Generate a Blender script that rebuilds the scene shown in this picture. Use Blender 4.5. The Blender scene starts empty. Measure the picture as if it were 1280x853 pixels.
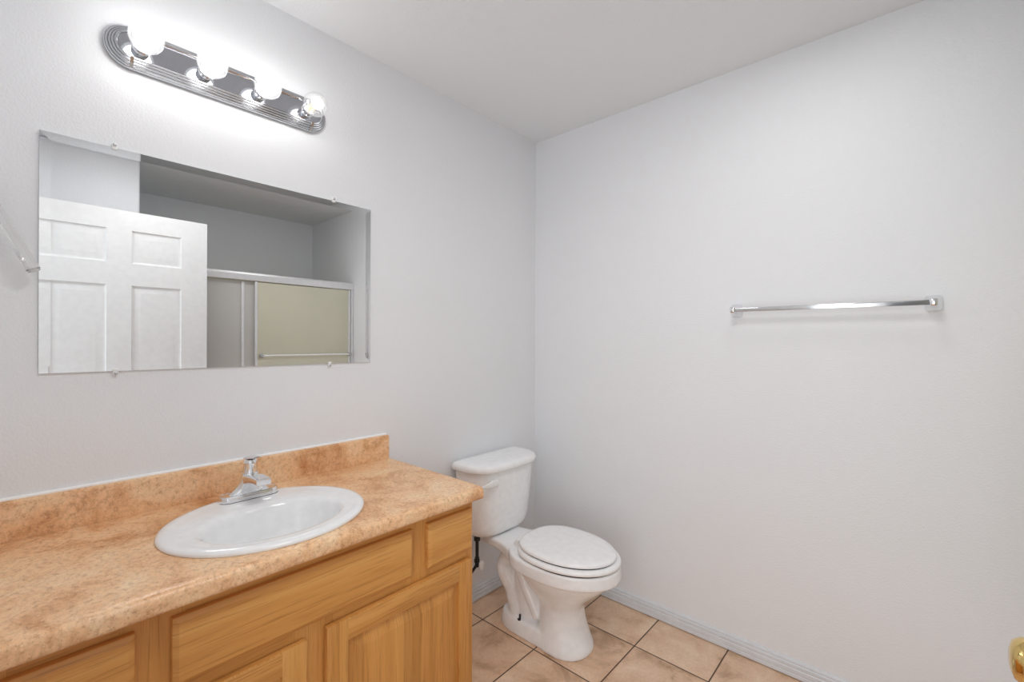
import bpy, bmesh, math, random
from mathutils import Vector, Matrix

random.seed(7)
scene = bpy.context.scene
COL = scene.collection

# ------------------------------------------------------------------ camera
F_PX = 564.93
YAW, PITCH, ROLL = -0.7286266, -0.0003326, 0.0038832
cam_data = bpy.data.cameras.new('camera')
cam_data.sensor_width = 36.0
cam_data.lens = F_PX / 1280.0 * 36.0
cam_data.clip_start = 0.01
cam = bpy.data.objects.new('camera', cam_data)
COL.objects.link(cam)
fw = Vector((math.sin(YAW) * math.cos(PITCH), math.cos(YAW) * math.cos(PITCH), math.sin(PITCH)))
rt0 = Vector((math.cos(YAW), -math.sin(YAW), 0))
up0 = rt0.cross(fw)
rt = rt0 * math.cos(ROLL) + up0 * math.sin(ROLL)
up = up0 * math.cos(ROLL) - rt0 * math.sin(ROLL)
cam.matrix_world = Matrix(((rt.x, up.x, -fw.x, 1.6388), (rt.y, up.y, -fw.y, -2.0367),
                           (rt.z, up.z, -fw.z, 1.2985), (0, 0, 0, 1)))
scene.camera = cam

# ------------------------------------------------------------------ light and exposure
scene.view_settings.view_transform = 'Standard'
scene.view_settings.look = 'None'
scene.view_settings.gamma = 1.0
scene.view_settings.use_curve_mapping = False
scene.view_settings.exposure = 0.12
scene.cycles.use_denoising = True
scene.cycles.max_bounces = 12
scene.cycles.diffuse_bounces = 8

W_BULB = 17.0         # radiance of each lit vanity bulb
W_CEIL = 1.8          # ceiling light
W_FILL = 8.0        # unseen fill light added in the open doorway
world = bpy.data.worlds.new('world')
scene.world = world
world.use_nodes = True
world.node_tree.nodes['Background'].inputs[0].default_value = (0.95, 0.97, 1.0, 1)
world.node_tree.nodes['Background'].inputs[1].default_value = 0.35


def area_light(name, loc, rot, sx, sy, power, color=(1, 1, 1)):
    l = bpy.data.lights.new(name, 'AREA')
    l.shape = 'RECTANGLE'
    l.size, l.size_y, l.energy, l.color = sx, sy, power, color
    o = bpy.data.objects.new(name, l)
    o.location, o.rotation_euler = loc, rot
    COL.objects.link(o)
    return o


area_light('ceiling_light', (1.38, -0.58, 2.425), (0, 0, 0), 0.30, 0.30, W_CEIL, (1.0, 0.99, 0.98))
area_light('ceiling_fill_light', (1.27, -1.45, 2.425), (0, 0, 0), 0.40, 0.40, 7.0, (1.0, 0.99, 0.98))  # unseen fill added overhead to brighten the counter and walls
hl = area_light('doorway_fill_light', (1.41, -2.30, 1.25), (math.radians(90), 0, 0), 0.80, 2.1, W_FILL, (0.93, 0.97, 1.0))  # added fill behind the camera, without a fixture
hl.data.spread = math.radians(140)


# ------------------------------------------------------------------ materials
def srgb(r, g, b):
    def f(c):
        c /= 255.0
        return c / 12.92 if c <= 0.04045 else ((c + 0.055) / 1.055) ** 2.4
    return (f(r), f(g), f(b), 1)


class NT:
    def __init__(self, name):
        self.m = bpy.data.materials.new(name)
        self.m.use_nodes = True
        self.t = self.m.node_tree
        self.b = self.t.nodes['Principled BSDF']
        self.out = self.t.nodes['Material Output']

    def n(self, kind, **kw):
        nd = self.t.nodes.new('ShaderNode' + kind)
        for k, v in kw.items():
            setattr(nd, k, v)
        return nd

    def l(self, a, b):
        self.t.links.new(a, b)

    def coords(self, scale=(1, 1, 1), loc=(0, 0, 0)):
        tc = self.n('TexCoord')
        mp = self.n('Mapping')
        mp.inputs['Scale'].default_value = scale
        mp.inputs['Location'].default_value = loc
        self.l(tc.outputs['Object'], mp.inputs['Vector'])
        return mp.outputs['Vector']

    def noise(self, vec, scale, detail=2.0, rough=0.5, dist=0.0):
        nd = self.n('TexNoise')
        self.l(vec, nd.inputs['Vector'])
        nd.inputs['Scale'].default_value = scale
        nd.inputs['Detail'].default_value = detail
        nd.inputs['Roughness'].default_value = rough
        nd.inputs['Distortion'].default_value = dist
        return nd.outputs['Fac']

    def ramp(self, fac, stops):
        nd = self.n('ValToRGB')
        self.l(fac, nd.inputs['Fac'])
        els = nd.color_ramp.elements
        while len(els) < len(stops):
            els.new(0.5)
        for e, (p, c) in zip(els, stops):
            e.position, e.color = p, c
        return nd.outputs['Color']

    def mix(self, fac, a, b, mode='MIX'):
        nd = self.n('MixRGB', blend_type=mode)
        for sock, v in ((nd.inputs['Fac'], fac), (nd.inputs['Color1'], a), (nd.inputs['Color2'], b)):
            if hasattr(v, 'links') or hasattr(v, 'is_linked'):
                self.l(v, sock)
            else:
                sock.default_value = v
        return nd.outputs['Color']

    def math(self, op, a, b=0.0, c=None):
        nd = self.n('Math', operation=op)
        for i, v in enumerate((a, b) if c is None else (a, b, c)):
            if hasattr(v, 'is_linked'):
                self.l(v, nd.inputs[i])
            else:
                nd.inputs[i].default_value = v
        return nd.outputs[0]

    def bump(self, h, strength=0.3, dist=0.001):
        nd = self.n('Bump')
        nd.inputs['Strength'].default_value = strength
        nd.inputs['Distance'].default_value = dist
        self.l(h, nd.inputs['Height'])
        self.l(nd.outputs['Normal'], self.b.inputs['Normal'])

    def set(self, color=None, rough=None, metal=None, **kw):
        if color is not None:
            if hasattr(color, 'is_linked'):
                self.l(color, self.b.inputs['Base Color'])
            else:
                self.b.inputs['Base Color'].default_value = color
        if rough is not None:
            if hasattr(rough, 'is_linked'):
                self.l(rough, self.b.inputs['Roughness'])
            else:
                self.b.inputs['Roughness'].default_value = rough
        if metal is not None:
            self.b.inputs['Metallic'].default_value = metal
        for k, v in kw.items():
            self.b.inputs[k].default_value = v
        return self.m


def simple(name, color, rough=0.5, metal=0.0, **kw):
    # a faint procedural variation keeps the surface from being perfectly flat
    t = NT(name)
    v = t.coords()
    f = t.noise(v, 35.0, 3.0)
    c2 = tuple(x * 0.95 for x in color[:3]) + (1,)
    return t.set(t.ramp(f, [(0.35, c2), (0.65, color)]), rough, metal, **kw)


def paint(name, color, scale=170.0, strength=0.25, dist=0.0016, rough=0.55):
    t = NT(name)
    v = t.coords()
    a = t.noise(v, scale, 3.0, 0.55)
    b = t.noise(v, scale * 0.35, 2.0, 0.5)
    h = t.math('ADD', t.ramp(a, [(0.40, (0, 0, 0, 1)), (0.66, (1, 1, 1, 1))]), b)
    t.bump(h, strength, dist)
    big = t.noise(v, 1.3, 2.0)
    c2 = tuple(x * 0.975 for x in color[:3]) + (1,)
    return t.set(t.ramp(big, [(0.3, c2), (0.7, color)]), rough)


M = {}
M['wall'] = paint('wall_paint', srgb(236, 238, 241))
M['ceiling'] = paint('ceiling_paint', srgb(236, 238, 241), 120.0, 0.2)
M['trim'] = simple('trim_paint', srgb(222, 226, 231), 0.35)
M['door'] = simple('door_paint', srgb(222, 223, 224), 0.4)
M['porcelain'] = simple('white_porcelain', srgb(249, 250, 251), 0.07)
M['seat'] = simple('seat_plastic', srgb(250, 250, 250), 0.22)
M['sinkware'] = simple('sink_porcelain', srgb(243, 244, 245), 0.10)
M['chrome'] = simple('chrome', (0.86, 0.87, 0.89, 1), 0.06, 1.0)
M['bar_chrome'] = simple('satin_chrome', (0.70, 0.71, 0.72, 1), 0.14, 1.0)
M['steel'] = simple('brushed_steel', (0.55, 0.56, 0.58, 1), 0.16, 1.0)
M['plate'] = simple('polished_plate', (0.50, 0.52, 0.56, 1), 0.05, 1.0)
M['alu'] = simple('aluminium', (0.80, 0.80, 0.81, 1), 0.35, 0.6)
M['brass'] = simple('polished_brass', (0.83, 0.60, 0.24, 1), 0.10, 1.0)
M['black'] = simple('black_metal', (0.012, 0.012, 0.014, 1), 0.4)
M['caulk'] = simple('white_caulk', srgb(252, 252, 251), 0.5)
M['plastic'] = simple('white_plastic', srgb(240, 241, 240), 0.35)
M['surround'] = simple('almond_surround', srgb(205, 202, 176), 0.3)
M['dark_gap'] = simple('painted_gap_shade', (0.03, 0.03, 0.03, 1), 0.6)  # dark colour standing in for shade in the toilet seat gaps
M['cavity'] = simple('cabinet_shadow', srgb(120, 76, 34), 0.6)


def wood(name, axis, strips=False):
    """honey coloured wood; the grain runs along the given axis"""
    t = NT(name)
    sc = {'y': (4, 0.9, 18), 'z': (4, 13, 0.9)}[axis]
    v = t.coords(sc)
    v0 = t.coords()
    g = t.noise(v, 1.0, 4.0, 0.55, 0.9)
    fine = t.noise(t.coords({'y': (30, 7, 260), 'z': (30, 260, 7)}[axis]), 1.0, 3.0, 0.6)
    base = t.ramp(g, [(0.22, srgb(186, 124, 58)), (0.50, srgb(210, 150, 80)), (0.78, srgb(223, 168, 97))])
    pores = t.ramp(fine, [(0.34, (0.62, 0.52, 0.40, 1)), (0.48, (1, 1, 1, 1))])
    c = t.mix(0.6, base, pores, 'MULTIPLY')
    if strips:
        sep = t.n('SeparateXYZ')
        t.l(v0, sep.inputs[0])
        k = t.math('FLOOR', t.math('DIVIDE', sep.outputs[1], 0.062))
        wn = t.n('TexWhiteNoise', noise_dimensions='1D')
        t.l(k, wn.inputs['W'])
        tone = t.ramp(wn.outputs['Value'], [(0.0, (0.86, 0.83, 0.78, 1)), (1.0, (1.06, 1.06, 1.06, 1))])
        c = t.mix(1.0, c, tone, 'MULTIPLY')
    t.bump(fine, 0.12, 0.0006)
    return t.set(c, 0.36)


M['wood_h'] = wood('oak_grain_sideways', 'y')
M['wood_v'] = wood('oak_grain_upright', 'z')
M['wood_p'] = wood('oak_glued_strips', 'z', True)


def counter_mat():
    t = NT('mottled_laminate')
    v = t.coords()
    cloud = t.noise(v, 7.0, 7.0, 0.66, 0.5)
    mid = t.noise(v, 95.0, 5.0, 0.7)
    fine = t.noise(v, 260.0, 3.0, 0.6)
    c = t.ramp(cloud, [(0.33, srgb(208, 146, 94)), (0.5, srgb(244, 198, 152)), (0.72, srgb(253, 224, 186))])
    c = t.mix(0.55, c, t.ramp(mid, [(0.32, srgb(168, 118, 82)), (0.47, (0.82, 0.79, 0.76, 1)), (0.62, (1, 0.98, 0.95, 1))]), 'MULTIPLY')
    c = t.mix(t.ramp(fine, [(0.60, (0, 0, 0, 1)), (0.70, (0.7, 0.7, 0.7, 1))]), c, srgb(250, 226, 196))
    c = t.mix(t.ramp(fine, [(0.30, (0.55, 0.55, 0.55, 1)), (0.38, (0, 0, 0, 1))]), c, srgb(150, 98, 60))
    t.bump(fine, 0.08, 0.0005)
    return t.set(c, 0.34)


M['counter'] = counter_mat()


def tile_mat():
    t = NT('beige_floor_tile')
    v = t.coords()
    sep = t.n('SeparateXYZ')
    t.l(v, sep.inputs[0])
    P = 0.305
    def cell(o, off):
        s = t.math('DIVIDE', t.math('SUBTRACT', o, off), P)
        fr = t.math('FRACT', s)
        return t.math('MINIMUM', fr, t.math('SUBTRACT', 1.0, fr)), t.math('FLOOR', s)
    dx, ix = cell(sep.outputs[0], 0.75)
    dy, iy = cell(sep.outputs[1], -0.2495)
    d = t.math('MULTIPLY', t.math('MINIMUM', dx, dy), P)
    grout = t.ramp(t.math('DIVIDE', d, 0.01), [(0.20, (1, 1, 1, 1)), (0.32, (0, 0, 0, 1))])
    wn = t.n('TexWhiteNoise', noise_dimensions='2D')
    cb = t.n('CombineXYZ')
    t.l(ix, cb.inputs[0]); t.l(iy, cb.inputs[1])
    t.l(cb.outputs[0], wn.inputs['Vector'])
    va = t.n('VectorMath', operation='MULTIPLY_ADD')
    t.l(wn.outputs['Color'], va.inputs[0])
    va.inputs[1].default_value = (9, 9, 9)
    t.l(v, va.inputs[2])
    cloud = t.noise(va.outputs[0], 7.0, 5.0, 0.6, 0.5)
    fine = t.noise(v, 90.0, 4.0, 0.6)
    c = t.ramp(cloud, [(0.30, srgb(180, 143, 110)), (0.47, srgb(226, 190, 160)), (0.7, srgb(240, 212, 184))])
    c = t.mix(0.25, c, t.ramp(fine, [(0.35, (0.6, 0.58, 0.55, 1)), (0.6, (1, 1, 1, 1))]), 'MULTIPLY')
    c = t.mix(grout, c, srgb(82, 58, 40))
    h = t.ramp(t.math('DIVIDE', d, 0.01), [(0.15, (0, 0, 0, 1)), (0.55, (1, 1, 1, 1))])
    t.bump(h, 0.6, 0.002)
    return t.set(c, 0.38)


M['tile'] = tile_mat()


def mirror_mat():
    t = NT('silvered_glass')
    v = t.coords()
    f = t.noise(v, 4.0, 2.0)
    return t.set(t.ramp(f, [(0.3, (0.88, 0.89, 0.89, 1)), (0.7, (0.90, 0.91, 0.91, 1))]), 0.0, 1.0)


M['mirror'] = mirror_mat()


def clear_mat(name, tint=(1, 1, 1, 1), rough=0.02, gloss=0.10, glow=0.0):
    """thin clear shell: see-through with a clear surface shine"""
    t = NT(name)
    tr = t.n('BsdfTransparent'); tr.inputs[0].default_value = tint
    gl = t.n('BsdfGlossy'); gl.inputs['Roughness'].default_value = rough
    lw = t.n('LayerWeight'); lw.inputs[0].default_value = 0.25
    nz = t.noise(t.coords(), 20.0)
    fac = t.math('ADD', t.math('MULTIPLY', lw.outputs['Facing'], 0.75), t.math('MULTIPLY', nz, gloss))
    mx = t.n('MixShader')
    t.l(fac, mx.inputs[0]); t.l(tr.outputs[0], mx.inputs[1]); t.l(gl.outputs[0], mx.inputs[2])
    last = mx.outputs[0]
    if glow:
        em = t.n('Emission'); em.inputs['Strength'].default_value = glow
        ad = t.n('AddShader')
        t.l(last, ad.inputs[0]); t.l(em.outputs[0], ad.inputs[1])
        last = ad.outputs[0]
    t.l(last, t.out.inputs['Surface'])
    t.t.nodes.remove(t.b)
    return t.m


def emit_mat(name, color, strength):
    t = NT(name)
    em = t.n('Emission')
    em.inputs[0].default_value = color
    em.inputs[1].default_value = strength
    t.l(em.outputs[0], t.out.inputs['Surface'])
    t.t.nodes.remove(t.b)
    return t.m


M['bulb_glass'] = clear_mat('lit_bulb_glass', (1, 1, 1, 1), 0.05, 0.2, 0.22)
M['bulb_glass_clear'] = clear_mat('clear_bulb_glass', (1, 1, 1, 1), 0.03, 0.12, 0.08)
M['glow'] = emit_mat('bulb_glow', (1.0, 0.985, 0.965, 1), W_BULB)
M['warm_glow'] = emit_mat('warm_bulb_glow', (1.0, 0.80, 0.55, 1), 1.1)


def acrylic_mat():
    t = NT('clear_acrylic')
    nz = t.noise(t.coords(), 30.0)
    t.l(t.ramp(nz, [(0.0, (0.97, 0.98, 0.98, 1)), (1.0, (1, 1, 1, 1))]), t.b.inputs['Base Color'])
    return t.set(None, 0.03, 0.0, **{'Transmission Weight': 0.88, 'IOR': 1.45})


M['acrylic'] = acrylic_mat()


def obscure_mat(name, color):
    t = NT(name)
    v = t.coords()
    f = t.noise(v, 180.0, 2.0)
    t.bump(f, 0.3, 0.001)
    c2 = tuple(x * 0.94 for x in color[:3]) + (1,)
    return t.set(t.ramp(t.noise(v, 3.0, 3.0), [(0.3, c2), (0.7, color)]), 0.35, 0.0, **{'Transmission Weight': 0.35, 'IOR': 1.2})


M['obscure'] = obscure_mat('obscure_glass_straw', srgb(240, 238, 220))
M['obscure_grey'] = obscure_mat('obscure_glass_grey', srgb(230, 229, 227))


# ------------------------------------------------------------------ helpers
def root_of(o):
    while o.parent is not None:
        o = o.parent
    return o


def obj(name, bm, mat, parent=None, smooth=True, angle=35, loc=None):
    """link a bmesh made in room coordinates as ONE object, its origin at loc or at its thing's base"""
    bmesh.ops.recalc_face_normals(bm, faces=bm.faces)
    me = bpy.data.meshes.new(name)
    o = bpy.data.objects.new(name, me)
    org = Vector(root_of(parent).location) if parent else Vector(loc if loc else (0, 0, 0))
    bmesh.ops.translate(bm, vec=-org, verts=bm.verts)
    if smooth:
        for f in bm.faces:
            f.smooth = True
        for e in bm.edges:
            if len(e.link_faces) == 2 and e.calc_face_angle(0) > math.radians(angle):
                e.smooth = False
    bm.to_mesh(me)
    bm.free()
    for m in (mat if isinstance(mat, (list, tuple)) else [mat]):
        me.materials.append(m)
    COL.objects.link(o)
    if parent:
        o.parent = parent
    else:
        o.location = org
    return o


def thing(name, label, cat, loc, group=None):
    o = bpy.data.objects.new(name, None)
    o.empty_display_size = 0.05
    o.location = loc
    COL.objects.link(o)
    tag(o, label, cat, group)
    return o


def tag(o, label, cat, group=None, kind=None):
    o['label'] = label
    o['category'] = cat
    if group:
        o['group'] = group
    if kind:
        o['kind'] = kind
    return o


def B():
    return bmesh.new()


def box(bm, a, b, bev=0.0, seg=2, mi=0):
    x0, y0, z0 = (min(a[i], b[i]) for i in range(3))
    x1, y1, z1 = (max(a[i], b[i]) for i in range(3))
    vs = [bm.verts.new(p) for p in ((x0, y0, z0), (x1, y0, z0), (x1, y1, z0), (x0, y1, z0),
                                    (x0, y0, z1), (x1, y0, z1), (x1, y1, z1), (x0, y1, z1))]
    fs = [bm.faces.new([vs[i] for i in q]) for q in ((3, 2, 1, 0), (4, 5, 6, 7), (0, 1, 5, 4), (1, 2, 6, 5), (2, 3, 7, 6), (3, 0, 4, 7))]
    for f in fs:
        f.material_index = mi
    if bev:
        es = {e for f in fs for e in f.edges}
        bmesh.ops.bevel(bm, geom=list(es), offset=bev, segments=seg, affect='EDGES', profile=0.5)


def loft(bm, rings, cap0=True, cap1=True, close=True, mi=0):
    rows = [[bm.verts.new(p) for p in r] for r in rings]
    n = len(rows[0])
    for a, b in zip(rows, rows[1:]):
        for i in range(n if close else n - 1):
            j = (i + 1) % n
            try:
                bm.faces.new((a[i], a[j], b[j], b[i])).material_index = mi
            except ValueError:
                pass
    if cap0:
        bm.faces.new(list(reversed(rows[0]))).material_index = mi
    if cap1:
        bm.faces.new(rows[-1]).material_index = mi
    return rows


def ell(cx, cy, z, ax, ay, n=48, p=2.0):
    r = []
    for i in range(n):
        t = 2 * math.pi * i / n
        c, s = math.cos(t), math.sin(t)
        r.append((cx + ax * math.copysign(abs(c) ** (2 / p), c), cy + ay * math.copysign(abs(s) ** (2 / p), s), z))
    return r


def egg(xb, xf, yc, hw, z, n=56, pb=2.6, pf=2.0, split=0.42):
    """closed outline from xb (back) to xf (front), rounder in front"""
    xm = xb + (xf - xb) * split
    r = []
    for i in range(n):
        t = 2 * math.pi * i / n
        c, s = math.cos(t), math.sin(t)
        p = pf if c >= 0 else pb
        L = (xf - xm) if c >= 0 else (xm - xb)
        r.append((xm + L * math.copysign(abs(c) ** (2 / p), c), yc + hw * math.copysign(abs(s) ** (2 / p), s), z))
    return r


def lathe(bm, prof, origin, axis, n=32, cap0=True, cap1=True):
    """prof: (radius, distance along axis)"""
    ax = Vector(axis).normalized()
    u = ax.orthogonal().normalized()
    v = ax.cross(u)
    o = Vector(origin)
    rings = []
    for r, h in prof:
        rings.append([tuple(o + ax * h + (u * math.cos(2 * math.pi * i / n) + v * math.sin(2 * math.pi * i / n)) * max(r, 1e-5)) for i in range(n)])
    loft(bm, rings, cap0, cap1)


def tube(bm, pts, radii, n=16, flat=(1.0, 1.0), side=None):
    """tube through pts; flat scales the two cross directions, side fixes the first of them"""
    pts = [Vector(p) for p in pts]
    if not isinstance(radii, (list, tuple)):
        radii = [radii] * len(pts)
    rings = []
    for i, p in enumerate(pts):
        d = (pts[min(i + 1, len(pts) - 1)] - pts[max(i - 1, 0)]).normalized()
        if side is not None:
            u = Vector(side)
            u = (u - d * u.dot(d)).normalized()
        else:
            u = Vector((0, 0, 1)).cross(d) if abs(d.z) < 0.9 else Vector((0, 1, 0)).cross(d)
            u.normalize()
        v = d.cross(u)
        rings.append([tuple(p + (u * flat[0] * math.cos(2 * math.pi * k / n) + v * flat[1] * math.sin(2 * math.pi * k / n)) * radii[i]) for k in range(n)])
    loft(bm, rings)


def spline(pts, n=8):
    """Catmull-Rom through tuples of any length"""
    out = []
    P = [pts[0]] + list(pts) + [pts[-1]]
    for i in range(1, len(P) - 2):
        for k in range(n):
            t = k / n
            out.append(tuple(0.5 * ((2 * b) + (-a + c) * t + (2 * a - 5 * b + 4 * c - d) * t * t + (-a + 3 * b - 3 * c + d) * t ** 3)
                             for a, b, c, d in zip(P[i - 1], P[i], P[i + 1], P[i + 2])))
    out.append(tuple(pts[-1]))
    return out


def extrude_y(bm, prof, y0, y1):
    loft(bm, [[(x, y0, z) for x, z in prof], [(x, y1, z) for x, z in prof]])


def extrude_x(bm, prof, x0, x1):
    loft(bm, [[(x0, y, z) for y, z in prof], [(x1, y, z) for y, z in prof]])


# ------------------------------------------------------------------ the room
H = 2.44
XR, YP, XA = 2.02, -1.475, 2.86      # partition face, its end, back of the bath alcove
YF = -2.06                           # wall with the doorway


def struct(name, bm, mat, label, cat, parent=None, smooth=False):
    o = obj(name, bm, mat, parent, smooth)
    if parent is None:
        tag(o, label, cat, kind='structure')
    return o


b = B(); box(b, (-0.12, -2.6, -0.08), (XA + 0.12, 0.12, 0.0))
struct('floor', b, M['tile'], 'floor of square beige ceramic tiles with dark grout', 'floor')
b = B(); box(b, (-0.12, -2.2, H), (XA + 0.12, 0.12, H + 0.08))
struct('ceiling', b, M['ceiling'], 'plain white ceiling over the bathroom', 'ceiling')
b = B(); box(b, (-0.12, -2.2, 0), (0, 0.12, H))
struct('wall_left', b, M['wall'], 'white textured wall behind mirror and vanity', 'wall')
b = B(); box(b, (0, 0, 0), (XA + 0.12, 0.12, H))
struct('wall_back', b, M['wall'], 'white textured wall carrying the towel bar', 'wall')
b = B(); box(b, (XR, -2.2, 0), (XA + 0.12, YP, H), 0.012, 3)
struct('wall_right', b, M['wall'], 'white wall behind the open door, seen in the mirror', 'wall')
b = B(); box(b, (XA, YP, 0), (XA + 0.12, 0, H))
struct('wall_alcove', b, M['wall'], 'white wall at the back of the bath alcove', 'wall')
b = B()
box(b, (0, -2.2, 0), (1.0, -2.11, H))
box(b, (1.0, -2.2, 2.055), (1.83, YF, H))
box(b, (1.83, -2.2, 0), (XR, YF, H))
struct('wall_front', b, M['wall'], 'white wall with the doorway at the near end of room', 'wall')

# baseboards: a stepped, fluted profile
BB = [(0, 0.004), (0.012, 0.004), (0.012, 0.016), (0.0095, 0.019), (0.0125, 0.023), (0.0125, 0.036), (0.0095, 0.039),
      (0.0115, 0.043), (0.0115, 0.052), (0.0075, 0.055), (0.0085, 0.059), (0.0075, 0.064), (0.004, 0.069), (0, 0.069)]
b = B(); extrude_x(b, [(-d, z) for d, z in BB], 0.0, 2.06)
struct('baseboard_back', b, M['trim'], 'white fluted baseboard along the towel bar wall', 'baseboard', smooth=False)
b = B(); extrude_y(b, BB, -0.99, -0.012)
struct('baseboard_left', b, M['trim'], 'white fluted baseboard behind the toilet', 'baseboard', smooth=False)

# ------------------------------------------------------------------ open door with six panels
DX0, DX1 = 1.785, 1.82
ys = [-2.02, -1.888, -1.658, -1.548, -1.308, -1.172]
zs = [0.015, 0.25, 0.84, 1.00, 1.612, 1.74, 1.932, 2.043]


def rect_ring(x, y0, y1, z0, z1, i):
    return [(x, y0 + i, z0 + i), (x, y1 - i, z0 + i), (x, y1 - i, z1 - i), (x, y0 + i, z1 - i)]


b = B()
for X, s in ((DX0, 1), (DX1, -1)):
    for i in range(5):
        for j in range(7):
            y0, y1, z0, z1 = ys[i], ys[i + 1], zs[j], zs[j + 1]
            if i in (1, 3) and j in (1, 3, 5):
                loft(b, [rect_ring(X + s * d, y0, y1, z0, z1, k) for k, d in
                         ((0, 0), (0.004, 0.006), (0.012, 0.0095), (0.016, 0.0095), (0.042, 0.003), (0.044, 0.003))], False, True)
            else:
                b.faces.new([b.verts.new(p) for p in rect_ring(X, y0, y1, z0, z1, 0)])
loft(b, [[(X, ys[0], zs[0]), (X, ys[-1], zs[0]), (X, ys[-1], zs[-1]), (X, ys[0], zs[-1])] for X in (DX0, DX1)], False, False)
bmesh.ops.remove_doubles(b, verts=b.verts, dist=0.0004)
door = obj('door_1', b, M['door'], None, True, 25, (1.80, -2.02, 0.0))
tag(door, 'white six panel door standing open, seen in the mirror', 'door', kind='structure')
KY, KZ = -1.236, 0.922
b = B()
lathe(b, [(0.032, 0.0), (0.032, 0.004), (0.027, 0.009), (0.014, 0.012), (0.012, 0.020), (0.016, 0.024), (0.0245, 0.032),
          (0.0275, 0.041), (0.0265, 0.051), (0.021, 0.058), (0.012, 0.061), (0.0, 0.0615)], (DX0, KY, KZ), (-1, 0, 0), 40)
k = obj('door_knob', b, M['brass'], door)
k['label'] = 'polished brass knob'
b = B()
lathe(b, [(0.032, 0.0), (0.032, 0.004), (0.027, 0.009), (0.014, 0.012), (0.012, 0.020), (0.016, 0.024), (0.0245, 0.032),
          (0.0275, 0.041), (0.0265, 0.051), (0.021, 0.058), (0.012, 0.061), (0.0, 0.0615)], (DX1, KY, KZ), (1, 0, 0), 40)
obj('door_knob', b, M['brass'], door)

# ------------------------------------------------------------------ bath alcove: tub, surround, sliding doors
tub = thing('bathtub', 'white bathtub behind the sliding shower doors', 'bathtub', (2.45, -0.73, 0))
b = B()
X0, X1, Y0, Y1 = 2.045, 2.855, -1.470, -0.005
cx, cy, hx, hy = (X0 + X1) / 2, (Y0 + Y1) / 2, (X1 - X0) / 2, (Y1 - Y0) / 2
loft(b, [ell(cx, cy, z, ax, ay, 64, p) for z, ax, ay, p in
         ((0.0, hx, hy, 40), (0.40, hx, hy, 40), (0.415, hx - 0.01, hy - 0.01, 30), (0.415, hx - 0.07, hy - 0.08, 7),
          (0.39, hx - 0.085, hy - 0.10, 6), (0.15, hx - 0.13, hy - 0.18, 5), (0.10, hx - 0.18, hy - 0.24, 4))])
obj('tub', b, M['porcelain'], tub)
sur = thing('shower_surround', 'straw coloured shower wall panels behind the sliding doors', 'shower surround', (2.5, -0.7, 0.416))
b = B(); box(b, (2.848, -1.47, 0.416), (2.859, -0.001, 1.86), 0.003)
obj('back_panel', b, M['surround'], sur)
b = B(); box(b, (2.106, -0.011, 0.416), (2.847, -0.001, 1.72), 0.003)
obj('end_panel', b, M['surround'], sur)
b = B(); box(b, (2.106, -1.474, 0.416), (2.847, -1.464, 1.72), 0.003)
obj('end_panel', b, M['surround'], sur)

sd = thing('shower_door', 'aluminium framed sliding shower doors of obscure glass, seen in mirror', 'shower door', (2.075, -0.74, 0.416))
b = B(); extrude_y(b, [(2.052, 1.742), (2.056, 1.738), (2.098, 1.738), (2.102, 1.742), (2.102, 1.788), (2.094, 1.796), (2.072, 1.80),
                       (2.058, 1.796), (2.052, 1.782)], -1.473, -0.002)
obj('header_track', b, M['alu'], sd, False)
b = B(); extrude_y(b, [(2.052, 0.416), (2.102, 0.416), (2.102, 0.45), (2.098, 0.455), (2.056, 0.455), (2.052, 0.45)], -1.473, -0.002)
obj('sill_track', b, M['alu'], sd, False)
for y0, y1 in ((-0.026, -0.002), (-1.473, -1.449)):
    b = B(); box(b, (2.054, y0, 0.455), (2.100, y1, 1.738), 0.003)
    obj('jamb', b, M['alu'], sd)


def slider(x, y0, y1, glass, front):
    b = B(); box(b, (x - 0.003, y0 + 0.006, 0.47), (x + 0.003, y1 - 0.006, 1.732))
    g = obj('glass_panel', b, glass, sd, False)
    for q0, q1 in ((y0, y0 + 0.018), (y1 - 0.018, y1)):
        b = B(); box(b, (x - 0.009, q0, 0.458), (x + 0.009, q1, 1.735), 0.002)
        obj('stile', b, M['alu'], g)
    b = B(); box(b, (x - 0.008, y0 + 0.018, 0.458), (x + 0.008, y1 - 0.018, 0.485), 0.002)
    obj('rail', b, M['alu'], g)
    return g


g1 = slider(2.066, -0.795, -0.030, M['obscure'], True)
g2 = slider(2.088, -1.447, -0.772, M['obscure_grey'], False)
b = B(); box(b, (2.0745, -0.881, 0.49), (2.0845, -0.861, 1.732), 0.002)
obj('pull_strip', b, M['alu'], g2)
b = B()
tube(b, [(2.035, -0.760, 1.178), (2.035, -0.040, 1.178)], 0.0075, 14)
bar = obj('towel_rail', b, M['plastic'], g1)
for y in (-0.755, -0.045):
    b = B(); box(b, (2.025, y - 0.014, 1.166), (2.0575, y + 0.014, 1.190), 0.004)
    obj('rail_bracket', b, M['steel'], bar)

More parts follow.
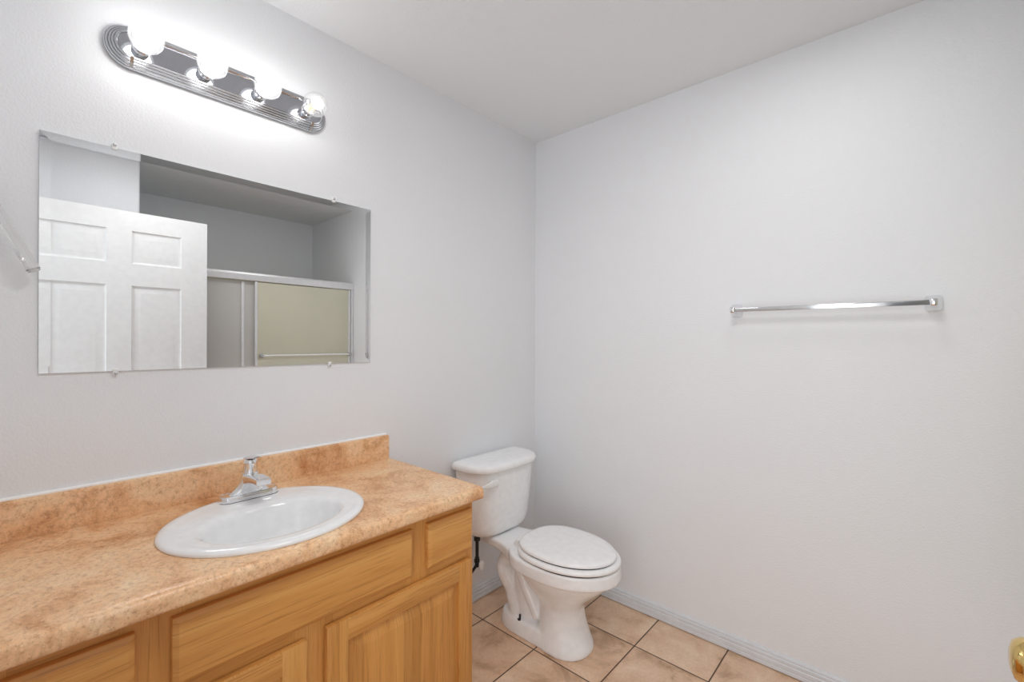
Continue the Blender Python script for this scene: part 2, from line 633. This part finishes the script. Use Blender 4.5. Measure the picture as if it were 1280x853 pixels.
# ------------------------------------------------------------------ vanity cabinet
ZC, TH = 0.812, 0.040        # counter top, thickness
YL, YR = -2.105, -0.988      # cabinet ends
XF = 0.525                   # face frame
van = thing('vanity_cabinet', 'honey oak vanity cabinet under the mottled brown countertop', 'cabinet', (0.26, -1.52, 0))
b = B()
box(b, (0.004, YL, 0.10), (0.506, YL + 0.016, ZC - TH))
box(b, (0.004, YR - 0.016, 0.0), (0.506, YR, ZC - TH))
box(b, (0.004, YL + 0.016, 0.10), (0.506, YR - 0.016, 0.116))
box(b, (0.004, YL + 0.016, 0.116), (0.012, YR - 0.016, ZC - TH))
box(b, (0.440, YL + 0.016, 0.0), (0.455, YR - 0.016, 0.10))
obj('carcass', b, M['wood_v'], van, False)
b = B()
zt = ZC - TH
for y0, y1 in ((YL, YL + 0.07), (-1.895, -1.79), (-1.575, -1.475), (-1.262, -1.165), (YR - 0.030, YR)):
    z0, z1 = (0.10, zt)
    if (y0, y1) == (-1.262, -1.165):
        z0 = 0.57
    if (y0, y1) == (-1.895, -1.79):
        z0 = 0.57
    if (y0, y1) == (-1.575, -1.475):
        z1 = 0.62
    box(b, (0.506, y0, z0), (XF, y1, z1), mi=0)
for z0, z1 in ((0.10, 0.135), (0.565, 0.612), (zt - 0.045, zt)):
    box(b, (0.5062, YL + 0.001, z0), (XF - 0.0003, YR - 0.001, z1), mi=1)
obj('face_frame', b, [M['wood_v'], M['wood_h']], van, False)
DF = 0.5445                  # front of doors and drawers


def slab(name, y0, y1, z0, z1):
    b = B()
    loft(b, [rect_ring(x, y0, y1, z0, z1, i) for i, x in
             ((0, XF + 0.001), (0, DF - 0.008), (0.001, DF - 0.006), (0.009, DF - 0.0008), (0.011, DF))])
    return obj(name, b, M['wood_h'], van, True, 20)


slab('drawer_front', -1.182, -0.999, 0.606, 0.741)
slab('false_front', -1.815, -1.238, 0.603, 0.742)
slab('drawer_front', -2.050, -1.872, 0.606, 0.741)


def cab_door(y0, y1, z0, z1, sw=0.058):
    b = B()
    t0 = XF + 0.001
    for q0, q1 in ((y0, y0 + sw), (y1 - sw, y1)):
        box(b, (t0, q0, z0), (DF, q1, z1), 0.0035, 2, 0)
    for q0, q1 in ((z0, z0 + sw), (z1 - sw, z1)):
        box(b, (t0, y0 + sw - 0.003, q0 + 0.0002), (DF - 0.0002, y1 - sw + 0.003, q1 - 0.0002), 0.003, 2, 1)
    d = obj('door', b, [M['wood_v'], M['wood_h']], van, True, 25)
    b = B()
    loft(b, [rect_ring(x, y0, y1, z0, z1, i) for i, x in
             ((sw - 0.004, t0 + 0.002), (sw - 0.004, DF - 0.009), (sw + 0.008, DF - 0.010), (sw + 0.010, DF - 0.0095),
              (sw + 0.034, DF - 0.0015), (sw + 0.037, DF - 0.001))])
    obj('raised_panel', b, M['wood_p'], d, True, 12)
    return d


cab_door(-1.500, -1.002, 0.115, 0.577)
cab_door(-2.050, -1.549, 0.115, 0.572)

# ------------------------------------------------------------------ countertop with backsplash
CY0, CY1 = -2.107, -0.978
SX, SY = 0.318, -1.551       # sink centre
prof = [(0.003, ZC - TH), (0.003, ZC), (0.540, ZC)]
R = 0.016
for i in range(1, 9):
    a = math.pi / 2 * (1 - i / 8)
    prof.append((0.554 + R * math.cos(a), ZC - R + R * math.sin(a)))
prof += [(0.570, ZC - TH + 0.012)]
for i in range(1, 6):
    a = -math.pi / 2 * i / 5
    prof.append((0.560 + 0.010 * math.cos(a), ZC - TH + 0.010 + 0.010 * math.sin(a)))
b = B(); extrude_y(b, prof, CY0, CY1)
ct = obj('countertop', b, M['counter'], None, True, 30, (0.28, -1.52, ZC - TH))
tag(ct, 'mottled tan and brown laminate countertop with the white oval sink set in', 'countertop')
b = B(); loft(b, [ell(SX, SY, z, 0.205, 0.228) for z in (ZC - 0.1, ZC + 0.1)])
cut = obj('cutter', b, M['counter'], None, False)
md = ct.modifiers.new('hole', 'BOOLEAN')
md.operation, md.object, md.solver = 'DIFFERENCE', cut, 'EXACT'
bpy.context.view_layer.update()
dg = bpy.context.evaluated_depsgraph_get()
me = bpy.data.meshes.new_from_object(ct.evaluated_get(dg))
ct.modifiers.clear()
ct.data = me
bpy.data.objects.remove(cut, do_unlink=True)
b = B()
zt2 = 0.908
extrude_y(b, [(0.002, ZC + 0.0003), (0.0225, ZC + 0.0003), (0.0225, zt2 - 0.007), (0.0205, zt2 - 0.002), (0.016, zt2), (0.002, zt2)], CY0, -0.984)
obj('backsplash', b, M['counter'], ct, True, 30)
b = B()
tube(b, [(0.0035, CY0, zt2 + 0.0015), (0.0035, -0.985, zt2 + 0.0015)], 0.0055, 10)
obj('caulk_bead', b, M['caulk'], ct)

# ------------------------------------------------------------------ sink
sink = thing('bathroom_sink', 'white oval drop-in sink in the brown countertop', 'sink', (SX, SY, ZC))
b = B()
loft(b, [ell(c, SY, ZC + z, ax, ay, 72) for c, ax, ay, z in
         ((SX, 0.203, 0.226, -0.02), (SX, 0.203, 0.226, 0.0005), (SX, 0.2225, 0.2505, 0.0006), (SX, 0.2235, 0.2515, 0.004), (SX, 0.2215, 0.2495, 0.0085),
          (SX, 0.215, 0.243, 0.0118), (SX, 0.205, 0.233, 0.013), (SX + 0.002, 0.198, 0.226, 0.0125), (SX + 0.003, 0.194, 0.222, 0.0120),
          (SX + 0.010, 0.182, 0.210, 0.0117), (SX + 0.034, 0.142, 0.187, 0.0110), (SX + 0.038, 0.135, 0.180, 0.0096), (SX + 0.040, 0.129, 0.174, 0.0065), (SX + 0.041, 0.124, 0.169, 0.001), (SX + 0.041, 0.120, 0.1655, -0.007),
          (SX + 0.041, 0.114, 0.160, -0.020), (SX + 0.040, 0.102, 0.144, -0.060), (SX + 0.037, 0.082, 0.115, -0.100),
          (SX + 0.034, 0.050, 0.070, -0.122), (SX + 0.032, 0.024, 0.026, -0.128))], False, False)
obj('basin', b, M['sinkware'], sink, True, 60)
b = B()
lathe(b, [(0.027, 0.0), (0.0265, 0.003), (0.020, 0.004), (0.018, 0.001), (0.016, 0.001), (0.016, 0.005), (0.009, 0.007), (0.0, 0.0075)],
      (SX + 0.032, SY, ZC - 0.1285), (0, 0, 1), 28)
obj('drain', b, M['chrome'], sink)

# ------------------------------------------------------------------ faucet
FX, FY, FZ = 0.136, -1.545, ZC + 0.0115
fau = thing('sink_faucet', 'chrome single lever faucet on the back rim of the sink', 'faucet', (FX, FY, FZ))


def stad(cx, cy, z, hl, r, n=12):
    """stadium lying along y"""
    pts = []
    for i in range(n + 1):
        a = math.pi * i / n
        pts.append((cx + r * math.cos(a), cy + hl - r + r * math.sin(a), z))
    for i in range(n + 1):
        a = math.pi + math.pi * i / n
        pts.append((cx + r * math.cos(a), cy - hl + r + r * math.sin(a), z))
    return pts


b = B()
loft(b, [stad(FX, FY, FZ + z, hl, r) for z, hl, r in ((0, 0.081, 0.027), (0.003, 0.0815, 0.0275), (0.016, 0.080, 0.026), (0.0185, 0.0785, 0.0245), (0.0185, 0.076, 0.022), (0.0175, 0.075, 0.021))])
base = obj('base_plate', b, M['chrome'], fau, True, 40)
b = B()
loft(b, [stad(FX, FY, FZ - 0.0012 + z, 0.083, 0.029) for z in (0.0, 0.0016)])
g = obj('gasket', b, M['black'], fau)
g['label'] = 'black rubber gasket'
# body flares down into the base and reaches forward as the spout
b = B()
rings = []
for z, ry, rx, cxo in spline([(0.016, 0.058, 0.0225, 0.0), (0.023, 0.049, 0.022, 0.0), (0.036, 0.036, 0.022, 0.002),
                              (0.054, 0.0275, 0.023, 0.005), (0.068, 0.0235, 0.022, 0.006), (0.076, 0.0215, 0.020, 0.006)], 3):
    rings.append(ell(FX + cxo, FY, FZ + z, rx, ry, 36, 2.6))
loft(b, rings)
obj('body', b, M['chrome'], fau, True, 50)
b = B()
rings = []
for x, z, hw, hh in spline([(0.000, 0.050, 0.0235, 0.016), (0.025, 0.059, 0.0230, 0.0145), (0.055, 0.066, 0.0220, 0.0120), (0.085, 0.069, 0.0205, 0.0105), (0.118, 0.070, 0.0195, 0.0100)], 4):
    r = []
    for i in range(28):
        t = 2 * math.pi * i / 28
        c, q = math.cos(t), math.sin(t)
        r.append((FX + x, FY + hw * math.copysign(abs(c) ** 0.4, c), FZ + z + hh * math.copysign(abs(q) ** 0.4, q)))
    rings.append(r)
loft(b, rings)
lathe(b, [(0.0115, 0.0), (0.0115, 0.007), (0.0095, 0.008)], (FX + 0.103, FY, FZ + 0.061), (0, 0, -1), 24)
obj('spout', b, M['chrome'], fau, True, 40)
b = B()
ax = Vector((0.16, 0, 1)).normalized()
lathe(b, [(0.0195, 0.0), (0.0205, 0.003), (0.0195, 0.006), (0.0175, 0.032), (0.0165, 0.040), (0.0130, 0.044)], (FX + 0.005, FY, FZ + 0.0745), ax, 28)
hd = obj('handle', b, M['chrome'], fau, True, 40)
b = B()
rings = []
for x, z, hw, hh in spline([(-0.012, 0.115, 0.010, 0.003), (-0.004, 0.118, 0.0165, 0.005), (0.014, 0.1215, 0.019, 0.0055), (0.034, 0.125, 0.0165, 0.004), (0.056, 0.1285, 0.0125, 0.003), (0.062, 0.1295, 0.009, 0.002)], 4):
    rings.append([(FX + x, FY + hw * math.cos(2 * math.pi * i / 20), FZ + z + hh * math.sin(2 * math.pi * i / 20)) for i in range(20)])
loft(b, rings)
obj('lever', b, M['chrome'], hd, True, 50)

# ------------------------------------------------------------------ mirror
MY0, MY1, MZ0, MZ1 = -1.982, -1.062, 1.2117, 1.8220
mir = thing('wall_mirror', 'frameless rectangular mirror on the wall above the vanity sink', 'mirror', (0.0, -1.522, 1.2117))
b = B()
bw = 0.021
loft(b, [rect_ring(x, MY0, MY1, MZ0, MZ1, i) for i, x in ((0, 0.001), (0, 0.0060), (bw, 0.00545))])
obj('glass', b, M['mirror'], mir, False)
for y, z, s in ((-1.840, MZ1, 1), (-1.217, MZ1, 1), (-1.836, MZ0, -1), (-1.230, MZ0, -1)):
    b = B()
    box(b, (0.0005, y - 0.006, z + s * 0.0008), (0.0095, y + 0.006, z + s * 0.011), 0.0015)
    box(b, (0.0068, y - 0.006, z - s * 0.006), (0.0095, y + 0.006, z + s * 0.003), 0.0012)
    c = obj('mirror_clip', b, M['plastic'], mir)
    c['label'] = 'small clear plastic clip'
    b = B()
    lathe(b, [(0.0042, 0), (0.0042, 0.0012), (0.0028, 0.0022), (0, 0.0025)], (0.0095, y, z + s * 0.0065), (1, 0, 0), 14)
    obj('screw', b, M['steel'], c)

# ------------------------------------------------------------------ vanity light with four globe bulbs
LY, LZ, LL, LR = -1.5585, 2.1075, 0.306, 0.0575
lamp = thing('vanity_light', 'chrome strip light with four lit globe bulbs above the mirror', 'light', (0.0, LY, LZ))


def stad_wall(x, inset, n=20):
    r = LR - inset
    h = LL - LR
    pts = []
    for i in range(n + 1):
        a = -math.pi / 2 + math.pi * i / n
        pts.append((x, LY + h + r * math.cos(a), LZ + r * math.sin(a)))
    for i in range(n + 1):
        a = math.pi / 2 + math.pi * i / n
        pts.append((x, LY - h + r * math.cos(a), LZ + r * math.sin(a)))
    return pts


b = B()
pr = [(0.0, 0.001), (0.0, 0.012), (0.0015, 0.0145)]
for k in range(4):
    i0, x0 = 0.003 + 0.0055 * k, 0.0145 + 0.0055 * k
    pr += [(i0, x0 - 0.001), (i0 + 0.0005, x0 + 0.003), (i0 + 0.002, x0 + 0.0052), (i0 + 0.0042, x0 + 0.0055)]
pr += [(0.0265, 0.0345), (0.0275, 0.031)]
loft(b, [stad_wall(x, i) for i, x in pr], True, False)
bp = obj('ribbed_rim', b, M['steel'], lamp, True, 40)
b = B()
loft(b, [stad_wall(0.0305, 0.0265), stad_wall(0.0312, 0.0268)])
obj('back_plate', b, M['plate'], lamp, False)
for y in (LY - LL + LR, LY + LL - LR):
    for s in (-1, 1):
        b = B()
        loft(b, [[(x + 0.0012, y - 0.0035, LZ + s * (LR - i + 0.0006)), (x + 0.0012, y + 0.0035, LZ + s * (LR - i + 0.0006)),
                  (x - 0.003, y + 0.0035, LZ + s * (LR - i - 0.002)), (x - 0.003, y - 0.0035, LZ + s * (LR - i - 0.002))]
                 for i, x in ((-0.0005, 0.008), (0.001, 0.016), (0.012, 0.028), (0.024, 0.0385))])
        obj('rim_joint', b, M['steel'], lamp, False)
b = B()
lathe(b, [(0.004, 0), (0.004, 0.004), (0.0, 0.006)], (0.004, LY - 0.222, LZ + LR + 0.003), (1, 0, 0), 12)
obj('screw', b, M['steel'], lamp)
for n, dy in enumerate((-0.2286, -0.0762, 0.0762, 0.2286)):
    y = LY + dy
    b = B()
    lathe(b, [(0.0215, 0.0), (0.0215, 0.004), (0.0185, 0.006), (0.0185, 0.024), (0.0195, 0.026), (0.0195, 0.029), (0.0165, 0.030), (0.015, 0.022)],
          (0.0312, y, LZ), (1, 0, 0), 32)
    obj('socket', b, M['chrome'], lamp)
    cxb = 0.100
    b = B()
    pr = [(0.0125, 0.058), (0.0135, 0.062)]
    for i in range(2, 19):
        a = math.pi * (1 - i / 18.0)
        if 0.0395 * math.sin(a) > 0.0135 or i > 9:
            pr.append((0.0395 * math.sin(a), cxb + 0.0395 * math.cos(a)))
    pr[-1] = (0.0004, pr[-1][1])
    lathe(b, pr, (0.0, y, LZ), (1, 0, 0), 40, True, True)
    clear = n == 3
    bu = obj('globe_bulb', b, M['bulb_glass_clear'] if clear else M['bulb_glass'], lamp)
    bu['label'] = 'clear glass globe bulb with warm filament' if clear else 'white glowing globe bulb'
    b = B()
    if clear:
        pts = [(0.066 + 0.020 * t / 40 + 0.004 * math.sin(t * 0.9), y + 0.010 * math.cos(t * 0.45), LZ + 0.010 * math.sin(t * 0.45)) for t in range(41)]
        tube(b, pts, 0.0016, 8)
        tube(b, [(0.060, y, LZ), (0.078, y, LZ)], [0.006, 0.003], 10)
        for q in range(3):
            a = q * 2.1
            tube(b, [(0.098 + 0.002 * q, y - 0.011 * math.cos(a), LZ - 0.011 * math.sin(a)), (0.104, y + 0.011 * math.cos(a), LZ + 0.011 * math.sin(a))], 0.0028, 8)
    else:
        lathe(b, [(0.006, 0.070), (0.014, 0.077), (0.024, 0.088), (0.0295, 0.100), (0.030, 0.108), (0.026, 0.121), (0.016, 0.130), (0.0004, 0.1335)], (0, y, LZ), (1, 0, 0), 28)
    obj('filament', b, M['warm_glow'] if clear else M['glow'], bu)
    if clear:
        b = B()
        lathe(b, [(0.0004, 0.098), (0.014, 0.101), (0.020, 0.110), (0.020, 0.118), (0.012, 0.128), (0.0004, 0.131)], (0, y, LZ), (1, 0, 0), 28)
        obj('glowing_core', b, M['glow'], bu)

# ------------------------------------------------------------------ towel bar
TX0, TX1, TZ = 1.083, 1.683, 1.4275
tb = thing('towel_bar', 'chrome towel bar with two square posts on the back wall', 'towel bar', (1.383, 0.0, TZ))
for x in (TX0, TX1):
    b = B()
    rings = []
    for d, hw, hh in ((0.0005, 0.0225, 0.0265), (0.005, 0.0225, 0.0265), (0.010, 0.0205, 0.024), (0.018, 0.0145, 0.016), (0.030, 0.0105, 0.0115), (0.042, 0.0095, 0.0105),
                      (0.050, 0.0105, 0.0125), (0.062, 0.0110, 0.0135), (0.067, 0.0100, 0.0125), (0.0695, 0.0075, 0.0095), (0.071, 0.003, 0.004)):
        rings.append([(x + hw * math.copysign(abs(math.cos(t)) ** 0.4, math.cos(t)), -d, TZ + hh * math.copysign(abs(math.sin(t)) ** 0.4, math.sin(t)))
                      for t in [2 * math.pi * i / 28 for i in range(28)]])
    loft(b, rings)
    obj('post', b, M['chrome'], tb, True, 45)
b = B(); box(b, (TX0 + 0.008, -0.0655, TZ - 0.008), (TX1 - 0.008, -0.0535, TZ + 0.008), 0.0012)
obj('bar', b, M['bar_chrome'], tb, True)

# ------------------------------------------------------------------ clear acrylic arm left of the mirror
ar = thing('acrylic_towel_holder', 'clear acrylic rod slanting down beside the left edge of mirror', 'towel holder', (0.0, -2.075, 1.645))
b = B(); tube(b, [(0.045, -2.082, 1.660), (0.045, -2.0045, 1.494), (0.045, -1.992, 1.466)], [0.0145, 0.0145, 0.0145], 6)
obj('rod', b, M['acrylic'], ar, False)
b = B(); tube(b, [(0.045, -1.9935, 1.4685), (0.045, -1.9905, 1.462)], [0.0155, 0.0125], 6)
obj('end_cap', b, M['acrylic'], ar, True, 40)
b = B()
lathe(b, [(0.020, 0.0005), (0.020, 0.006), (0.009, 0.010), (0.009, 0.030), (0.006, 0.032), (0.0, 0.032)], (0.0, -2.075, 1.645), (1, 0, 0), 20)
obj('mount', b, M['steel'], ar)

# ------------------------------------------------------------------ toilet
TY = -0.43
toi = thing('toilet', 'white two piece toilet with closed lid in the corner', 'toilet', (0.35, TY, 0))
b = B()
# pedestal rising into the bowl
loft(b, [egg(xb, xf, TY, hw, z, 56, 2.4, 2.2, 0.5) for z, xb, xf, hw in
         spline([(0.000, 0.395, 0.640, 0.112), (0.020, 0.395, 0.638, 0.111), (0.06, 0.402, 0.620, 0.103), (0.12, 0.412, 0.600, 0.094), (0.175, 0.410, 0.597, 0.094),
                 (0.215, 0.385, 0.625, 0.112), (0.255, 0.345, 0.668, 0.136), (0.295, 0.315, 0.712, 0.157), (0.325, 0.300, 0.736, 0.168), (0.340, 0.297, 0.740, 0.170)], 4)])
# rim band
loft(b, [egg(xb, xf, TY, hw, z, 56, 3.0, 2.0, 0.45) for z, xb, xf, hw in
         ((0.325, 0.30, 0.738, 0.168), (0.329, 0.285, 0.760, 0.183), (0.334, 0.28, 0.765, 0.188), (0.378, 0.28, 0.763, 0.188), (0.386, 0.285, 0.757, 0.183))])
# tank deck
rings = []
for x, hw, z0, z1 in spline([(0.022, 0.092, 0.340, 0.380), (0.15, 0.096, 0.338, 0.380), (0.23, 0.106, 0.333, 0.381), (0.30, 0.132, 0.328, 0.384), (0.38, 0.166, 0.327, 0.386), (0.45, 0.175, 0.327, 0.386)], 4):
    r = []
    zc, hh = (z0 + z1) / 2, (z1 - z0) / 2
    for i in range(28):
        t = 2 * math.pi * i / 28
        c, q = math.cos(t), math.sin(t)
        r.append((x, TY + hw * math.copysign(abs(c) ** 0.25, c), zc + hh * math.copysign(abs(q) ** 0.25, q)))
    rings.append(r)
loft(b, rings)
# foot of the trapway
loft(b, [ell(0.385, TY, z, ax, ay, 48, 3.2) for z, ax, ay in ((0.0, 0.194, 0.108), (0.03, 0.192, 0.106), (0.058, 0.188, 0.100), (0.068, 0.178, 0.090))])
# trapway: broad rear leg that arches over, then the front leg running down into the pedestal
tube(b, spline([(0.300, TY, 0.03), (0.285, TY, 0.10), (0.248, TY, 0.17), (0.212, TY, 0.230), (0.208, TY, 0.272), (0.240, TY, 0.305), (0.300, TY, 0.300)], 6),
     [0.056, 0.056, 0.056, 0.056, 0.056, 0.056, 0.056, 0.056, 0.056, 0.056, 0.052, 0.052, 0.053, 0.054, 0.055, 0.056, 0.057, 0.057, 0.057, 0.056, 0.055, 0.053, 0.051, 0.049, 0.047, 0.045, 0.043, 0.041, 0.040, 0.039, 0.038, 0.037, 0.036, 0.035, 0.034, 0.034, 0.034],
     24, (1.55, 1.0), (0, 1, 0))
tube(b, spline([(0.285, TY, 0.295), (0.320, TY, 0.262), (0.345, TY, 0.215), (0.375, TY, 0.168), (0.400, TY, 0.130), (0.420, TY, 0.095)], 6),
     0.041, 24, (2.1, 1.0), (0, 1, 0))
# web between the two legs, set back
loft(b, [ell(0.325, TY, z, ax, 0.072, 24, 2.2) for z, ax in ((0.05, 0.10), (0.15, 0.075), (0.29, 0.06))])
# neck under the deck
loft(b, [ell(x, TY, z, ax, ay, 32, 2.5) for x, z, ax, ay in ((0.22, 0.352, 0.085, 0.075), (0.245, 0.29, 0.05, 0.060))])
bowl = obj('bowl', b, M['porcelain'], toi)
md = bowl.modifiers.new('fuse', 'REMESH'); md.mode = 'VOXEL'; md.voxel_size = 0.0045; md.use_smooth_shade = True
md = bowl.modifiers.new('soften', 'SMOOTH'); md.factor = 0.5; md.iterations = 9
b = B()
lathe(b, [(0.011, 0), (0.011, 0.003), (0.006, 0.004), (0.0045, 0.005), (0.0045, 0.022), (0.0, 0.023)], (0.335, -0.516, 0.0635), (0, 0, 1), 14)
bo = obj('floor_bolt', b, M['black'], toi)
bo['label'] = 'black bolt on the foot'


TKY = -0.424
b = B(); loft(b, [ell(0.115, TKY, z, 0.050, 0.088, 32, 2.5) for z in (0.376, 0.386)])
obj('tank_gasket', b, M['black'], toi)


def tank_ring(z, xb, xf, hw, n=64):
    r = []
    xm = xb + (xf - xb) * 0.30
    for i in range(n):
        t = 2 * math.pi * i / n
        c, s = math.cos(t), math.sin(t)
        if c >= 0:
            r.append((xm + (xf - xm) * abs(c) ** (2 / 2.9), TKY + hw * math.copysign(abs(s) ** (2 / 3.4), s), z))
        else:
            r.append((xm - (xm - xb) * abs(c) ** (2 / 7), TKY + hw * math.copysign(abs(s) ** (2 / 7), s), z))
    return r


b = B()
loft(b, [tank_ring(z, xb, xf, hw * 0.965) for z, xb, xf, hw in
         spline([(0.3825, 0.045, 0.150, 0.135), (0.386, 0.034, 0.172, 0.160), (0.395, 0.028, 0.186, 0.176), (0.415, 0.024, 0.195, 0.187), (0.46, 0.022, 0.202, 0.195),
                 (0.56, 0.020, 0.209, 0.206), (0.66, 0.018, 0.214, 0.215), (0.695, 0.018, 0.215, 0.217)], 3)])
obj('tank', b, M['porcelain'], toi, True, 60)
b = B()
loft(b, [tank_ring(z, xb, xf, hw * 0.965) for z, xb, xf, hw in
         ((0.6965, 0.014, 0.222, 0.224), (0.697, 0.011, 0.230, 0.232), (0.702, 0.0095, 0.234, 0.236), (0.715, 0.0095, 0.234, 0.236), (0.724, 0.011, 0.230, 0.233),
          (0.730, 0.016, 0.222, 0.226), (0.7335, 0.026, 0.206, 0.212), (0.735, 0.045, 0.17, 0.18))])
obj('tank_lid', b, M['porcelain'], toi, True, 70)
b = B()
HX = 0.206
rings = []
for y, hz, hx, zc, xo in ((-0.548, 0.0135, 0.006, 0.655, 0.022), (-0.552, 0.0165, 0.008, 0.655, 0.022), (-0.575, 0.0155, 0.008, 0.6545, 0.021), (-0.605, 0.0110, 0.007, 0.652, 0.018), (-0.630, 0.0065, 0.005, 0.6495, 0.014), (-0.638, 0.002, 0.002, 0.6485, 0.012)):
    rings.append([(HX + xo + hx * math.copysign(abs(math.cos(t)) ** 0.6, math.cos(t)), y, zc + hz * math.copysign(abs(math.sin(t)) ** 0.6, math.sin(t))) for t in [2 * math.pi * i / 20 for i in range(20)]])
loft(b, rings)
fh = obj('flush_lever', b, M['plastic'], toi)
b = B()
lathe(b, [(0.011, 0), (0.011, 0.008), (0.009, 0.018)], (HX - 0.004, -0.566, 0.655), (1, 0, 0), 20)
obj('lever_pivot', b, M['plastic'], fh)
SB, SFR = 0.325, 0.764
b = B()
loft(b, [egg(SB - d * 0.4, SFR + d, TY, 0.186 + d, z, 64, 2.6, 2.0, 0.45) for z, d in
         ((0.3905, -0.008), (0.392, -0.002), (0.396, 0.0), (0.402, -0.001), (0.407, -0.006), (0.409, -0.014))])
seat = obj('seat', b, M['seat'], toi, True, 50)
b = B()
loft(b, [egg(SB - d * 0.3, SFR - 0.018 + d, TY, 0.169 + d, z, 64, 2.6, 2.0, 0.45) for z, d in
         ((0.4135, -0.006), (0.415, -0.001), (0.420, 0.0), (0.425, -0.002), (0.4285, -0.009), (0.4305, -0.03), (0.4315, -0.07))])
obj('seat_lid', b, M['seat'], toi, True, 50)
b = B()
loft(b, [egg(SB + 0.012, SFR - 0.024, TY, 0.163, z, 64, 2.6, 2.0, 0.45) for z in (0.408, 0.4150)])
obj('lid_gap_shade', b, M['dark_gap'], toi)  # dark disc painting the shade between lid and seat
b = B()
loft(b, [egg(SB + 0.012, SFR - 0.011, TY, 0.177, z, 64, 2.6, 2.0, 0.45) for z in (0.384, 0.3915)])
obj('seat_gap_shade', b, M['dark_gap'], toi)  # dark disc painting the shade between seat and rim
for s in (-1, 1):
    b = B()
    box(b, (SB - 0.020, TY + s * 0.078 - 0.016, 0.384), (SB + 0.018, TY + s * 0.078 + 0.016, 0.408), 0.004, 3)
    tube(b, [(SB + 0.004, TY + s * 0.078 - 0.024, 0.412), (SB + 0.004, TY + s * 0.078 + 0.024, 0.412)], 0.0075, 14)
    obj('hinge', b, M['seat'], toi)

# ------------------------------------------------------------------ water supply valve
sv = thing('supply_valve', 'dark water supply valve with white knob beside the toilet', 'valve', (0.0, -0.555, 0.15))
b = B()
lathe(b, [(0.015, 0.0), (0.015, -0.022), (0.008, -0.024), (0.008, -0.10), (0.011, -0.102), (0.011, -0.125), (0.006, -0.126)], (0.098, -0.552, 0.378), (0, 0, 1), 18)
obj('riser', b, M['black'], sv)
b = B()
lathe(b, [(0.010, 0), (0.010, 0.02), (0.013, 0.022), (0.013, 0.034), (0.0, 0.035)], (0.098, -0.553, 0.232), (0, 0, 1), 18)
tube(b, spline([(0.098, -0.555, 0.240), (0.085, -0.580, 0.205), (0.065, -0.605, 0.165), (0.04, -0.60, 0.13), (0.004, -0.585, 0.118)], 6), 0.007, 12)
obj('hose', b, M['black'], sv)
b = B()
lathe(b, [(0.022, 0.0005), (0.022, 0.004), (0.012, 0.010), (0.012, 0.016)], (0.0, -0.575, 0.118), (1, 0, 0), 20)
obj('escutcheon', b, M['black'], sv)
b = B()
rings = []
for d, k in ((0.0, 0.6), (0.003, 1.0), (0.012, 1.0), (0.015, 0.7)):
    rings.append([(0.112 + d, -0.542 + 0.015 * k * math.cos(2 * math.pi * i / 24), 0.240 + 0.021 * k * math.sin(2 * math.pi * i / 24)) for i in range(24)])
loft(b, rings)
vk = obj('knob', b, M['plastic'], sv)
vk['label'] = 'white oval knob'
